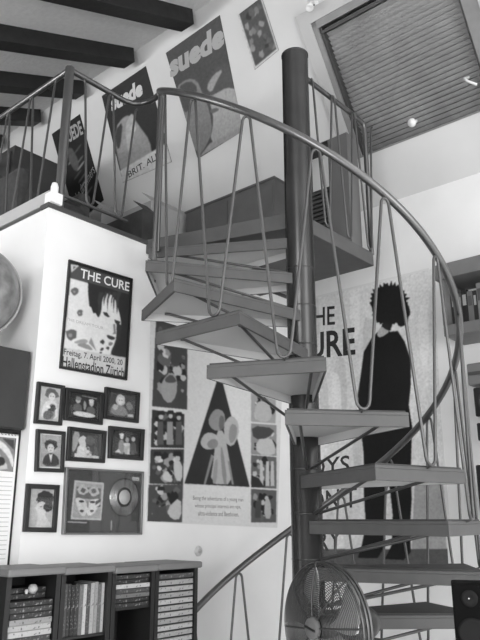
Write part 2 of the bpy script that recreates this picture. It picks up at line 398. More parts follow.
# landing railing: top rail from the pole, end turned along the landing edge
lr = [(CX + .05, CY + .008, 2.42), (3.38, CY + .008, 2.43), (3.415, CY + .008, 2.42), (3.425, CY + .008, 2.385), (3.425, CY + .008, ZL - .01)]
MB().tube(lr, .015, RAILM, 12).build('landing_rail', stair)
def zigzag(p0, d, n, pitch, zb, zt, wb=.024, wt=.017, r=.0066, name='baluster', parent=None, flip=1):
    """n hairpins along direction d from p0"""
    d = Vector(d); p0 = Vector(p0)
    for i in range(n):
        c = (i + .5) * pitch; pts = []
        def arc(c0, zc, half, hgt, a0, a1):
            for j in range(7):
                t = math.radians(a0 + (a1 - a0) * j / 6); pts.append((c0 + half * math.cos(t), zc + hgt * math.sin(t)))
        arc(c - pitch / 2, zt - .03, wt, .03, 90, 0); arc(c, zb + .036, wb, .034, 180, 360); arc(c + pitch / 2, zt - .03, wt, .03, 180, 90)
        q = [Vector((p0.x, p0.y, 0)) + d * s + Vector((0, 0, z)) for s, z in pts]
        MB().tube(q, r, RODM, 8).build(name, parent)
zigzag((CX + .14, CY - .010, 0), (1, 0, 0), 3, .225, ZL + .0, 2.425, parent=stair)

# ------------------------------------------------------------------ loft railing (along both edges of the wall)
NX, NY, ZR = XW + .08, YL + .035, 2.385
lr_ = thing('loft_railing', 'steel loft railing with zigzag rods along the top of the white wall corner', 'railing', (NX, NY, ZL))
MB().tube([(NX, NY, ZL - .005), (NX, NY, ZR + .01)], .025, RAILM, 16).build('newel_post', lr_)
MB().tube([(NX - .02, NY, ZR), (2.22, NY, ZR), (2.27, NY - .02, ZR), (2.30, NY - .07, ZR - .005), (2.30, NY - .14, ZR - .02), (2.285, NY - .2, ZR - .035), (2.255, NY - .265, ZR - .05)], .0165, RAILM, 12).build('top_rail', lr_)
MB().tube([(NX, NY - .02, ZR), (NX, YE - .02, ZR)], .0165, RAILM, 12).build('top_rail', lr_)
MB().tube([(NX, NY, ZL + .085), (2.28, NY, ZL + .085)], .009, RODM, 10).build('bottom_rail', lr_)
zigzag((NX + .09, NY, 0), (1, 0, 0), 2, .2, ZL + .09, ZR - .01, parent=lr_)
zigzag((NX, NY + .12, 0), (0, 1, 0), 12, .25, ZL + .0, ZR - .01, parent=lr_)

# ================================================================== LEFT WALL: posters and frames
fy = PY(YL); NYV = Vector((0, -1, 0))
# -- concert poster
def px(o, sc, p): return (o[0] + p[0] / sc, o[1] + p[1] / sc)
c5 = lambda *p: px((50, 250), 4.571, p)
t = thing('concert_poster', 'black-bordered concert poster with a dark-haired face reading THE CURE on white wall', 'poster', fy(95, 380))
q = [c5(83, 45), c5(373, 133), c5(347, 597), c5(40, 542)]
paper(fy, NYV, q, gk(.03), .003).build('sheet', t)
S = Sheet(fy, NYV, .0036, quad=q, base=.03, grain=.025)
S.poly([c5(92, 125), c5(345, 205), c5(330, 575), c5(52, 525)], gk(.72))
S.poly([c5(92, 62), c5(362, 146), c5(358, 208), c5(90, 128)], gk(.075))
S.poly([c5(172, 148), c5(357, 203), c5(338, 492), c5(283, 482), c5(240, 405), c5(228, 310), c5(216, 306), c5(206, 288), c5(196, 290), c5(186, 262), c5(178, 258), c5(172, 200)], gk(.03))
S.poly([c5(232, 286), c5(236, 230), c5(250, 200), c5(275, 200), c5(300, 232), c5(310, 270), c5(318, 300), c5(324, 335), c5(314, 372), c5(298, 396), c5(303, 420), c5(286, 440), c5(272, 482), c5(200, 468), c5(196, 400), c5(200, 335), c5(222, 306)], gk(.74), 1)
for a, b, w in ((224, 300, 8), (246, 250, 4), (262, 276, 4), (280, 252, 3), (290, 290, 4), (306, 292, 7)):
    S.poly([c5(a - w + 8, 190), c5(a + w + 12, 196), c5(a + w, 225), c5(a - 2, b + 6), c5(a - w, 230)], gk(.05))
S.poly([c5(240, 284), c5(258, 286), c5(272, 306), c5(262, 308), c5(246, 298)], gk(.04)).poly([c5(292, 318), c5(320, 328), c5(314, 342), c5(296, 334)], gk(.04))
S.poly([c5(286, 340), c5(296, 338), c5(300, 384), c5(284, 386), c5(290, 374)], gk(.22))
S.poly([c5(255, 388), c5(275, 392), c5(300, 402), c5(284, 414), c5(262, 404)], gk(.05), 1)
S.poly([c5(302, 335), c5(328, 345), c5(318, 400), c5(306, 420), c5(288, 470), c5(274, 482), c5(292, 430), c5(302, 400)], gk(.04))
S.poly([c5(268, 420), c5(290, 424), c5(276, 440), c5(264, 436)], gk(.2), 1)
for cx_, cy_, r_ in ((238, 420, 12), (235, 455, 8), (262, 448, 8), (230, 470, 6)): S.blob(*c5(cx_, cy_), r_ / 4.57, r_ / 4.57, gk(.05), 9, .35)
for cx_, cy_, r_ in ((111, 190, 18), (135, 288, 14), (94, 388, 28)):
    S.blob(*c5(cx_, cy_), r_ / 5, r_ / 4.5, gk(.13), 12, .22); S.blob(*c5(cx_ - 2, cy_ + 2), r_ / 14, r_ / 14, gk(.3), 8, .2)
S.poly([c5(95, 425), c5(150, 405), c5(175, 415), c5(160, 432)], gk(.35), 1).poly([c5(110, 432), c5(165, 425), c5(200, 460), c5(170, 455)], gk(.28), 1).poly([c5(175, 425), c5(186, 400), c5(210, 462)], gk(.3))
S.poly([c5(60, 445), c5(343, 492), c5(337, 580), c5(50, 530)], gk(.58))
S.poly([c5(92, 66), c5(131, 72), c5(96, 104)], gk(.6)).poly([c5(104, 74), c5(118, 77), c5(104, 90)], gk(.1))
S.text('THE CURE', c5(140, 84), c5(362, 150), c5(136, 127), gk(.8), .015)
S.text('THE DREAM TOUR', c5(73, 309), c5(242, 352), c5(73, 322), gk(.42))
S.text('Freitag, 7. April 2000, 20', c5(62, 450), c5(330, 502), c5(60, 486), gk(.05), .012)
S.text('Hallenstadion Zürich', c5(56, 485), c5(338, 540), c5(53, 534), gk(.04), .02)
S.finish('print', t)
F4 = MB()
for a, b in ((0, 1), (1, 2), (2, 3), (3, 0)):
    iq = inset(q, .022, .014); A = [fy(*p) for p in (q[a], q[b], iq[b], iq[a])]
    F4.hexa([p + NYV * .0005 for p in A], [p + NYV * .012 for p in A], FRAMEB)
F4.build('frame', t)
# -- framed photographs
c6 = lambda *p: px((0, 370), 3.2, p)
def framed(name, label, q, mu, mv, paint, bg, group='framed photographs on the left wall', cat='picture frame', border=None, frame_m=FRAMEB, depth=.018):
    t = thing(name, label, cat, fy(*inq(q, .5, 1)), group)
    Fm = MB(); iq = inset(q, mu, mv)
    for a, b in ((0, 1), (1, 2), (2, 3), (3, 0)):
        A = [PY(YL - depth)(*p) for p in (q[a], q[b], iq[b], iq[a])]
        Fm.hexa([Vector((p.x, YL - .0005, p.z)) for p in A], A, frame_m)
    Fm.build('frame', t, bevel=.002)
    paper(PY(YL - .0005), NYV, iq, border or bg, .0045).build('backing', t)
    j = inset(iq, .05, .04) if border else iq; S = Sheet(PY(YL - .0066), NYV, 0, quad=j, base=GV[bg.name], per=4., sigma=.4)
    paint(S, lambda u, v: inq(j, u, v)); S.finish('photo', t)
    paper(PY(YL - .0125), NYV, iq, GLASS, .0015).build('glass', t)
    return t
def sc_(S, X, pts, m, s=1): S.poly([X(*p) for p in pts], m, s)
def bl_(S, X, cx, cy, rx, ry, m, jag=0., n=16):
    pts = [(cx + rx * math.cos(2 * math.pi * i / n) * (1 + random.uniform(-jag, jag)), cy + ry * math.sin(2 * math.pi * i / n) * (1 + random.uniform(-jag, jag))) for i in range(n)]
    S.poly([X(*p) for p in pts], m)
def p1(S, X):
    bl_(S, X, .55, .2, .32, .16, gk(.12), .2); bl_(S, X, .55, .28, .16, .12, gk(.6))
    sc_(S, X, [(.3, .42), (.6, .38), (.85, .5), (.9, .95), (.1, .95), (.15, .6)], gk(.62)); sc_(S, X, [(.45, .5), (.7, .48), (.8, .95), (.3, .95)], gk(.25))
    bl_(S, X, .6, .62, .18, .1, gk(.05), .2); sc_(S, X, [(.2, .75), (.5, .68), (.75, .8), (.5, .98), (.2, .95)], gk(.1)); bl_(S, X, .4, .6, .12, .05, gk(.7))
    for e in (.49, .61): bl_(S, X, e, .27, .03, .015, gk(.05))
def p2(S, X):
    for cx, cy in ((.28, .3), (.72, .35)): bl_(S, X, cx, cy, .08, .12, gk(.45), .1); sc_(S, X, [(cx - .14, cy + .15), (cx + .1, cy + .12), (cx + .16, cy + .45), (cx - .16, cy + .45)], gk(.12))
    bl_(S, X, .72, .26, .09, .09, gk(.6), .2); bl_(S, X, .28, .22, .1, .08, gk(.2), .2); sc_(S, X, [(.1, .82), (.3, .72), (.75, .76), (.9, .85), (.7, .95), (.2, .93)], gk(.65)); bl_(S, X, .5, .48, .05, .18, gk(.3), .2)
    sc_(S, X, [(.4, .08), (.9, .12), (.9, .16), (.4, .11)], gk(.3), 0)
def p3(S, X):
    bl_(S, X, .42, .3, .17, .24, gk(.5), .1); bl_(S, X, .42, .33, .1, .15, gk(.65)); sc_(S, X, [(.1, .6), (.3, .5), (.6, .55), (.75, .95), (.08, .95)], gk(.22))
    bl_(S, X, .75, .5, .12, .16, gk(.2), .2); sc_(S, X, [(.7, .85), (.9, .82), (.92, .95), (.7, .95)], gk(.5), 0); bl_(S, X, .25, .62, .1, .12, gk(.45), .2)
    for e in (.38, .47): bl_(S, X, e, .31, .018, .02, gk(.05))
def p4(S, X):
    bl_(S, X, .48, .3, .33, .17, gk(.04), .12, 24); bl_(S, X, .48, .41, .17, .14, gk(.5)); sc_(S, X, [(.08, .98), (.15, .68), (.42, .56), (.6, .56), (.9, .7), (.95, .98)], gk(.05))
    sc_(S, X, [(.4, .58), (.48, .62), (.58, .58), (.52, .88)], gk(.65), 0)
    for e in (.42, .55): bl_(S, X, e, .39, .03, .012, gk(.05))
    bl_(S, X, .48, .49, .06, .01, gk(.1))
def p5(S, X):
    sc_(S, X, [(0, 0), (.25, 0), (.18, .6), (0, .9)], gk(.35)); bl_(S, X, .35, .35, .14, .2, gk(.55), .1); bl_(S, X, .58, .3, .15, .2, gk(.12), .1); sc_(S, X, [(.2, .5), (.5, .45), (.75, .95), (.15, .98)], gk(.6)); sc_(S, X, [(.55, .5), (.8, .5), (.95, .9), (.65, .9)], gk(.08)); sc_(S, X, [(.1, .85), (.9, .9), (.9, 1), (.1, 1)], gk(.6), 0)
    for i in range(7): bl_(S, X, random.uniform(.3, .7), random.uniform(.5, .9), .04, .05, gk(random.choice((.1, .3, .7))), .3)
def p6(S, X):
    for i, (cx, cy, g) in enumerate(((.3, .25, .6), (.72, .3, .5), (.5, .35, .35))):
        bl_(S, X, cx, cy, .07, .1, gk(g), .1); sc_(S, X, [(cx - .1, cy + .12), (cx + .1, cy + .12), (cx + .12, .95), (cx - .12, .95)], gk((.25, .1, .4)[i]))
    bl_(S, X, .3, .16, .09, .06, gk(.7), .2); sc_(S, X, [(.35, .5), (.6, .45), (.62, .6), (.4, .62)], gk(.6)); sc_(S, X, [(.05, .9), (.2, .75), (.3, .9)], gk(.6), 0); sc_(S, X, [(.55, .7), (.62, .95), (.5, .95)], gk(.65), 0)
def p7(S, X):
    bl_(S, X, .6, .25, .36, .2, gk(.035), .15, 26); sc_(S, X, [(.18, .5), (.4, .3), (.7, .38), (.72, .55), (.6, .66), (.9, .9), (.9, 1), (.15, 1), (.05, .75)], gk(.55)); bl_(S, X, .75, .45, .2, .14, gk(.04), .15); sc_(S, X, [(.0, .55), (.2, .45), (.35, .7), (.3, 1), (0, 1)], gk(.4)); bl_(S, X, .45, .46, .05, .012, gk(.05))
BG = gk
framed('photo_frame', 'portrait frame of a wild-haired person holding a dark bundle, left end of top row', [c6(123, 36), c6(210, 50), c6(200, 178), c6(112, 170)], .12, .09, p1, BG(.45), border=None)
framed('photo_frame', 'landscape frame of two people over a white table, middle of top row', [c6(213, 55), c6(333, 72), c6(330, 176), c6(208, 160)], .1, .12, p2, BG(.03))
framed('photo_frame', 'black landscape frame of a pale-haired face near a dark figure, top row right end', [c6(340, 53), c6(450, 72), c6(445, 170), c6(333, 155)], .1, .12, p3, BG(.06))
framed('photo_frame', 'portrait frame of a bushy-haired person in dark jacket and pale shirt, white mount', [c6(120, 188), c6(212, 197), c6(206, 328), c6(115, 325)], .11, .09, p4, BG(.32), border=gk(.65))
framed('photo_frame', 'landscape frame of two figures leaning together in pale clothes, second row middle', [c6(222, 180), c6(343, 195), c6(337, 298), c6(215, 290)], .1, .12, p5, BG(.06))
framed('photo_frame', 'black landscape frame of three standing figures, second row right end', [c6(352, 178), c6(465, 190), c6(460, 290), c6(350, 282)], .1, .12, p6, BG(.03))
framed('photo_frame', 'black frame of a bent head in profile with dark hair, alone beside the record', [c6(88, 363), c6(193, 368), c6(182, 520), c6(77, 518)], .13, .1, p7, BG(.4))
# -- framed record
def prec(S, X):
    q = [X(.09, .17), X(.49, .19), X(.47, .80), X(.06, .79)]
    S.poly(q, gk(.45)); j = inset(q, .05, .05); S.poly(j, gk(.33)); Y = lambda u, v: inq(j, u, v)
    sc_(S, Y, [(.05, .12), (.95, .12), (.95, .45), (.05, .45)], gk(.12), 0)
    sc_(S, Y, [(.05, .4), (.5, .5), (.5, .95), (.3, .95), (.08, .6)], gk(.55), 1); sc_(S, Y, [(.95, .4), (.5, .5), (.5, .95), (.75, .9), (.95, .6)], gk(.6), 1)
    for cx in (.3, .7): bl_(S, Y, cx, .2, .2, .14, gk(.42), .25); bl_(S, Y, cx, .21, .09, .07, gk(.1), .3); bl_(S, Y, cx - .02, .53, .1, .035, gk(.03), .1)
    sc_(S, Y, [(.22, .8), (.32, .76), (.42, .8), (.32, .86)], gk(.06)); sc_(S, Y, [(.6, .78), (.68, .75), (.78, .78), (.68, .84)], gk(.06)); sc_(S, Y, [(.48, .5), (.53, .5), (.56, .7), (.5, .7)], gk(.2))
    sc_(S, Y, [(.8, .5), (.98, .42), (.98, .5), (.8, .62)], gk(.06), 0); sc_(S, Y, [(.82, .68), (.98, .6), (.98, .66)], gk(.06), 0)
    S.poly([X(.02, .82), X(.28, .83), X(.28, .85), X(.02, .84)], gk(.4)); S.poly([X(.6, .80), X(.615, .80), X(.615, .96), X(.6, .96)], gk(.35))
    S.poly([X(.87, .07), X(.96, .075), X(.96, .13), X(.87, .125)], gk(.5)); S.text('RIAA', X(.88, .083), X(.95, .088), X(.88, .118), gk(.1))
recq = [c6(213, 310), c6(462, 325), c6(456, 527), c6(203, 527)]
rec = framed('framed_record', 'grey framed record award with a silver disc and square cover, below the photo frames', recq, .025, .03, prec, gk(.06), group=None, frame_m=mat('pewter_frame', .22, .35, .6), depth=.02)
rc = PY(YL - .0085)(*c6(397, 407)); rr = .093
for mbn, prof, m in (('record', [(0, .003), (rr, .003), (rr, 0), (0, 0)], mat('silver_record', .30, .25, 1.)),):
    d = MB().lathe(prof, rc, NYV, m, 56)
    for i in range(9): d.lathe([(.049 + i * .0045, .003), (.0505 + i * .0045, .0036), (.052 + i * .0045, .003)], rc, NYV, m, 56)
    d.build('record', rec)
MB().lathe([(0, .0052), (.036, .0050), (.036, .003)], rc, NYV, gk(.42), 40).build('record_label', rec)
MB().lathe([(.036, .0048), (.048, .0048), (.048, .003), (.036, .003)], rc, NYV, gk(.03), 40).build('record_rim', rec)

# -- large film-style poster behind the stairs: plain generic stand-in picture
t = thing('collage_poster', 'large white poster with triangular picture between two photo columns, behind the stairs', 'poster', fy(212, 524))
Pz = [(152, 300), (287, 352), (277, 528), (146, 522)]
tl = fy(146, 522); br = fy(277, 528); zt = fy(150, 318).z
mbp = MB(); A = [Vector((tl.x, YL - .0005, zt)), Vector((br.x, YL - .0005, zt)), Vector((br.x, YL - .0005, br.z)), Vector((tl.x, YL - .0005, tl.z))]
mbp.hexa(A, [p + NYV * .002 for p in A], gk(.70)); mbp.build('sheet', t)
def px_of(p): return p
S = Sheet(fy, NYV, .003, quad=[(150, 318), (283, 357), (277, 527.2), (147, 521.2)], base=.66, grain=.02, sigma=.5); c7 = lambda *p: px((140, 310), 2.909, p)
# columns of photographs
lcol = [((46, 20), (137, 60), (136, 290), (34, 280)), ((34, 290), (128, 303), (127, 402), (30, 400)), ((30, 405), (127, 405), (124, 508), (26, 505)), ((24, 508), (124, 508), (121, 618), (20, 615))]
rcol = [((322, 240), (394, 262), (393, 330), (322, 325)), ((322, 330), (396, 335), (396, 425), (322, 420)), ((322, 422), (396, 428), (396, 520), (322, 516)), ((322, 520), (396, 525), (395, 618), (322, 618))]
PM = photo_mat('collage_photo', 17, .02, .45); PM2 = photo_mat('collage_photo_fine', 24, .03, .5)
for i, q in enumerate(lcol + rcol):
    q = [c7(*p) for p in q]; S.poly(q, gk((.06, .04, .05, .07, .34, .26, .12, .1)[i])); X = lambda u, v, q=q: inq(q, u, v)
    rng = random.Random(i + 3)
    for j in range(26 if i else 40):
        cx, cy = rng.uniform(.12, .88), rng.uniform(.12, .88); r_ = rng.uniform(.04, .14); g = rng.choice((.015, .02, .02, .12, .3, .5, .6)); n = 12
        S.poly([X(min(1, max(0, cx + r_ * math.cos(6.283 * k / n) * rng.uniform(.7, 1.2))), min(1, max(0, cy + r_ * (.45 if not i else .9) * math.sin(6.283 * k / n) * rng.uniform(.7, 1.4)))) for k in range(n)], gk(g))
def P7(pts, g, sm=0): S.poly([c7(*p) for p in pts], gk(g), sm)
# figures in the photographs: heads with hats, pale shirts, arms
for (hx, hy, s_) in ((60, 305, 12), (88, 303, 11), (112, 308, 11), (50, 425, 13), (108, 425, 14), (60, 525, 12)):
    P7([(hx - s_, hy), (hx - s_ * .7, hy - s_), (hx + s_ * .7, hy - s_), (hx + s_, hy)], .02); P7([(hx - s_ * .6, hy), (hx + s_ * .6, hy), (hx + s_ * .5, hy + s_ * 1.1), (hx - s_ * .5, hy + s_ * 1.1)], .5, 1)
P7([(75, 190), (95, 180), (108, 205), (105, 250), (85, 275), (62, 255), (60, 215)], .34, 1); P7([(70, 200), (90, 185), (106, 205), (100, 212), (75, 212)], .08, 1)
for x in (58, 86, 112): P7([(x - 8, 325), (x + 8, 325), (x + 10, 392), (x - 10, 392)], .3 if x == 86 else .1)
P7([(95, 440), (122, 440), (122, 500), (100, 495)], .55, 1); P7([(60, 490), (75, 462), (95, 490), (90, 504)], .55, 1); P7([(75, 580), (118, 540), (120, 608), (90, 610)], .5, 1); P7([(35, 575), (75, 570), (78, 600), (35, 605)], .07)
P7([(330, 290), (345, 262), (372, 270), (385, 300), (375, 326), (340, 325)], .45, 1); P7([(322, 335), (394, 345), (375, 372), (330, 378)], .06, 1); P7([(335, 380), (380, 370), (394, 400), (390, 424), (340, 420)], .5, 1)
for x in (352, 370, 384): P7([(x - 4, 440), (x + 4, 440), (x + 6, 512), (x - 6, 512)], .5); 
P7([(322, 480), (345, 490), (360, 515), (322, 516)], .03)
P7([(335, 560), (352, 550), (350, 605), (333, 605)], .06); P7([(362, 545), (378, 550), (382, 608), (360, 606)], .42, 1)
# triangle picture: a plain dark triangle with pale rounded forms over a pale upright band
P7([(223, 205), (238, 205), (318, 515), (128, 505)], .03)
P7([(206, 300), (222, 286), (244, 296), (248, 330), (236, 352), (210, 350), (196, 326)], .27, 1)
P7([(230, 305), (246, 312), (242, 345), (228, 350)], .14, 1)
P7([(220, 352), (244, 350), (256, 420), (272, 508), (202, 506), (214, 430)], .42, 1)
P7([(174, 380), (190, 356), (216, 358), (230, 376), (228, 400), (196, 408), (178, 398)], .44, 1)
P7([(192, 386), (214, 372), (228, 384), (222, 402), (200, 404)], .24, 1)
P7([(242, 334), (256, 312), (270, 308), (286, 328), (286, 366), (268, 400), (246, 386)], .43, 1)
P7([(262, 330), (282, 336), (280, 370), (264, 392), (256, 372)], .26, 1)
P7([(206, 420), (214, 425), (190, 507), (184, 506)], .25); P7([(254, 440), (260, 440), (272, 508), (266, 508)], .25)
P7([(232, 400), (240, 400), (254, 506), (240, 507)], .24, 1); P7([(216, 440), (226, 430), (222, 506), (208, 505)], .3, 1)
S.text('Being the adventures of a young man', c7(153, 540), c7(299, 546), c7(153, 556), gk(.12))
S.text('whose principal interests are rape,', c7(158, 563), c7(292, 567), c7(158, 578), gk(.12))
S.text('ultra-violence and Beethoven.', c7(168, 584), c7(286, 588), c7(168, 598), gk(.12))
S.finish('print', t)
# -- small round fixture
p = fy(198, 551); t = thing('wall_socket', 'small round white wall fixture below the large poster', 'wall fixture', p)
MB().lathe([(0, .012), (.022, .012), (.027, .006), (.028, .0)], p + NYV * .0005, NYV, mat('socket_white', .55, .4), 28).build('cover', t)
MB().lathe([(0, .016), (.012, .015), (.013, .011)], p, NYV, mat('socket_ring', .42, .4), 20).build('dial', t)

# ================================================================== RIGHT WALL: large poster
XP = XR - .022; fx = PX(XP); NXV = Vector((-1, 0, 0))
t = thing('figure_poster', 'tall poster of a black standing figure with wild hair seen through the stairs', 'poster', fx(400, 562))
a_, b_ = fx(297, 302), fx(433, 267); bot = fx(447, 575)
yl_, yr_ = a_.y, fx(440, 400).y; zt = b_.z
A = [Vector((XP - .0005, yl_, zt)), Vector((XP - .0005, yr_, zt)), Vector((XP - .0005, yr_, bot.z)), Vector((XP - .0005, yl_, bot.z))]
MB().hexa(A, [p + NXV * .002 for p in A], mat('figure_poster_paper', .72, .5)).build('sheet', t)
S = Sheet(fx, NXV, .003, quad=[(297, 303), (433.5, 269), (449, 573), (299, 573)], base=.72, per=2.5, sigma=.5, grain=.05)
rng = random.Random(8)
for i in range(26):
    u_ = rng.uniform(300, 436); v_ = rng.uniform(300, 540); S.poly([(u_ - 5, v_ - 30), (u_ + rng.uniform(2, 9), v_ - 26), (u_ + 6, v_ + 30), (u_ - 3, v_ + 34)], gk(rng.choice((.6, .66, .76, .8))), 1)
S.poly([(300, 549), (449, 549), (450, 574), (300, 574)], gk(.10))
S.poly([(415, 480), (443, 475), (447, 549), (412, 549)], gk(.36))
S.text('THE', (303, 309), (335, 306), (303, 327), gk(.03), .012)
S.text('CURE', (290, 336), (355, 327), (290, 362), gk(.03), .022)
S.text('BOYS', (297, 461), (350, 455), (297, 478), gk(.04), .01)
S.text("DON'T", (296, 493), (357, 486), (296, 513), gk(.04), .01)
S.text('CRY', (303, 533), (342, 529), (303, 553), gk(.04), .01)
body = [(384, 322), (390, 332), (398, 331), (405, 342), (411, 360), (411, 385), (409, 405), (413, 430), (412, 439), (411, 470), (412, 500), (410, 530), (411, 552), (404, 560), (385, 559), (392, 545), (393, 515), (389, 480), (386, 500), (384, 525), (384, 548), (378, 558), (358, 558), (362, 545), (366, 525), (364, 490), (364, 455), (360, 420), (358, 395), (361, 375), (364, 352), (372, 338), (380, 330)]
S.poly(body, gk(.012))
hair = []
rng = random.Random(4)
for i in range(64):
    a = 2 * math.pi * i / 64; r_ = ((21.5 if math.sin(a) < -.1 else 19.5) if i % 2 else 18.0) * rng.uniform(.92, 1.08); hair.append((389.5 + r_ * .97 * math.cos(a), 305 + r_ * 1.12 * math.sin(a)))
S.poly(hair, gk(.015))
S.poly([(404, 300), (409, 305), (411, 314), (408, 318), (408, 324), (399, 328), (396, 318)], gk(.015), 1)
S.poly([(379, 329), (384, 326), (391, 331), (381, 338), (377, 336)], gk(.45), 1)
S.poly([(380, 325), (388, 322), (392, 330), (388, 331)], gk(.02), 1)
S.poly([(408, 343), (410, 342), (415, 362), (413, 365)], gk(.5))
S.finish('print', t)

# ------------------------------------------------------------------ wall shelf with books
XF = 3.56; ff = PX(XF); sy1 = ff(441, 300).y; sy0 = .7; zb0 = ff(442, 337).z; zb1 = ff(442, 326).z; zt0 = ff(455, 277).z; zt1 = ff(455, 262).z
SHM = mat('shelf_wood', .14, .5, 0, .03, 6)
t = thing('wall_bookshelf', 'grey wooden wall shelf of books at right edge above the small boxes', 'shelf', (XR, sy1, zb0))
XB = XR - .0225
MB().box((XF, sy0, zb0), (XB, sy1, zb1), SHM).build('shelf_board', t, bevel=.003)
MB().box((XF - .02, sy0, zt0), (XB, sy1 + .02, zt1), SHM).build('top_board', t, bevel=.003)
MB().box((XF, sy1 - .025, zb1), (XB, sy1, zt0), SHM).build('side_panel', t); MB().box((XF, sy0, zb1), (XB, sy0 + .025, zt0), SHM).build('side_panel', t)
y = sy1 - .028; gs = (.04, .09, .03, .22, .04, .3, .36, .03, .25, .06, .18, .3, .04, .2); i = 0
words = ('black', 'dark grey', 'charcoal', 'grey', 'black', 'pale grey', 'dark grey', 'black', 'light grey', 'dark', 'mid grey', 'white', 'black', 'grey')
xb0 = XF + .07
while y > 1.06 and i < len(gs):
    th = random.uniform(.020, .036); h = random.uniform(.19, .235); m = gk(gs[i] * .6)
    pos = ('first', 'second', 'third', 'fourth', 'fifth', 'sixth', 'seventh', 'eighth', 'ninth', 'tenth', 'eleventh', 'twelfth', 'thirteenth', 'fourteenth')[i] + ' from its left side panel'
    o = thing('book', '%s upright book on the wall shelf, %s' % (words[i], pos), 'book', (xb0, y, zb1), 'books on the wall shelf')
    MB().box((xb0, y - th, zb1), (xb0 + .15, y, zb1 + h), m).build('cover', o, bevel=.002)
    MB().box((xb0 - .0012, y - th + .005, zb1 + h * .55), (xb0 + .001, y - .005, zb1 + h * .85), gk(.3 if gs[i] < .2 else .08)).build('spine_label', o)
    y -= th + .001; i += 1

# small boxes on the wall at the right edge
def wallbox(name, label, cat, u0, v0, v1, xf, wid, m, extra):
    g = PX(xf); yl = g(u0, v0).y; z1 = g(u0, v0).z; z0 = g(u0, v1).z
    t = thing(name, label, cat, (XB, yl - wid / 2, z0))
    MB().box((xf, yl - wid, z0), (xf + .13, yl, z1), m).build('housing', t, bevel=.008)
    MB().box((xf + .12, yl - wid * .6, z0 + (z1 - z0) * .3), (XB, yl - wid * .4, z0 + (z1 - z0) * .7), BLACK).build('bracket', t)
    extra(t, xf, yl, wid, z0, z1); return t
def ex_amp(t, xf, yl, w, z0, z1): MB().box((xf - .004, yl - w + .01, z0 + (z1 - z0) * .45), (xf, yl - .008, z0 + (z1 - z0) * .6), gk(.07)).build('slot', t)
def ex_spk(t, xf, yl, w, z0, z1):
    c = Vector((xf, yl - w / 2, (z0 + z1) / 2)); MB().lathe([(0, .002), (min(w, z1 - z0) * .25, -.0), (min(w, z1 - z0) * .36, .006), (min(w, z1 - z0) * .38, -.002)], c, (-1, 0, 0), gk(.06), 24).build('speaker_cone', t)
wallbox('wall_receiver', 'mid grey box fixed on the right wall just below the bookshelf', 'receiver', 466, 364, 386, 3.6, .2, mat('receiver_grey', .17, .4), ex_amp)
wallbox('wall_speaker', 'taller black box hung on right wall directly under the grey box', 'speaker', 472.5, 388, 417, 3.6, .16, BLACK, ex_spk)
wallbox('wall_speaker', 'squat black box hung on right wall, second under the grey box', 'speaker', 476, 423, 441, 3.6, .16, BLACK, ex_spk)
wallbox('wall_speaker', 'lowest tall black box on right wall behind the second stair tread', 'speaker', 475, 465, 522, 3.6, .16, BLACK, ex_spk)

# ================================================================== ROOF SLOPE: posters of the loft
def roof_poster(label, q, bg, paint, reading=None, cat='poster'):
    fr = PR(0); t = thing('band_poster', label, cat, fr(*inq(q, .5, 1)), 'posters stuck on the loft slope')
    paper(fr, SLN, q, gk(bg), .002).build('sheet', t); S = Sheet(fr, SLN, .003, quad=q, base=bg, sigma=.6); paint(S, lambda u, v: inq(q, u, v)); S.finish('print', t); return t
c8 = lambda *p: px((100, 0), 3., p)
def s1(S, X):
    S.text('suede', c8(207, 168), c8(371, 62), c8(212, 236), gk(.36), .05)
    S.poly([c8(228, 262), c8(262, 235), c8(292, 240), c8(306, 275), c8(330, 330), c8(338, 395), c8(318, 440), c8(296, 470), c8(262, 400), c8(236, 320)], gk(.20), 1)
    S.poly([c8(232, 262), c8(270, 240), c8(296, 262), c8(280, 300), c8(262, 340), c8(250, 330)], gk(.07), 1)
    S.poly([c8(322, 285), c8(400, 235), c8(424, 285), c8(436, 345), c8(428, 390), c8(370, 424), c8(330, 430), c8(342, 360), c8(334, 320)], gk(.36), 1)
    S.poly([c8(318, 250), c8(345, 205), c8(385, 188), c8(405, 225), c8(412, 268), c8(380, 262), c8(350, 280), c8(330, 290)], gk(.08), 1)
    S.poly([c8(318, 262), c8(342, 222), c8(372, 205), c8(350, 245), c8(335, 280)], gk(.3), 1)
    S.poly([c8(330, 430), c8(426, 380), c8(432, 394), c8(300, 470)], gk(.3)); S.poly([c8(328, 330), c8(352, 322), c8(360, 330), c8(336, 342)], gk(.12), 1)
roof_poster('large grey poster headed suede with two pale faces close together, beside the ridge', [(166, 53), (220, 15), (243, 131), (198, 159)], .065, s1)
def s2(S, X):
    S.text('suede', c8(32, 288), c8(126, 235), c8(36, 336), gk(.6), .05)
    S.poly([c8(45, 385), c8(75, 345), c8(100, 350), c8(120, 380), c8(150, 420), c8(158, 470), c8(70, 545), c8(50, 460)], gk(.3), 1)
    S.poly([c8(75, 380), c8(92, 340), c8(104, 345), c8(100, 420), c8(86, 470)], gk(.42), 1); S.poly([c8(112, 350), c8(145, 330), c8(168, 345), c8(176, 400), c8(140, 385)], gk(.03), 1)
    S.poly([c8(45, 395), c8(70, 360), c8(62, 440), c8(52, 450)], gk(.05), 1); S.blob(*c8(100, 385), 3, 4, gk(.5))
    q = [X(0, .86), X(1, .80), X(1, 1), X(0, 1)]; S.poly(q, gk(.6)); S.text('BRIT. ALL', X(.14, .905), X(.8, .845), X(.14, .975), gk(.05), .01)
roof_poster('dark poster headed suede with a white strip of lettering along its bottom', [(102, 96), (146, 66), (172, 162), (123, 183)], .03, s2)
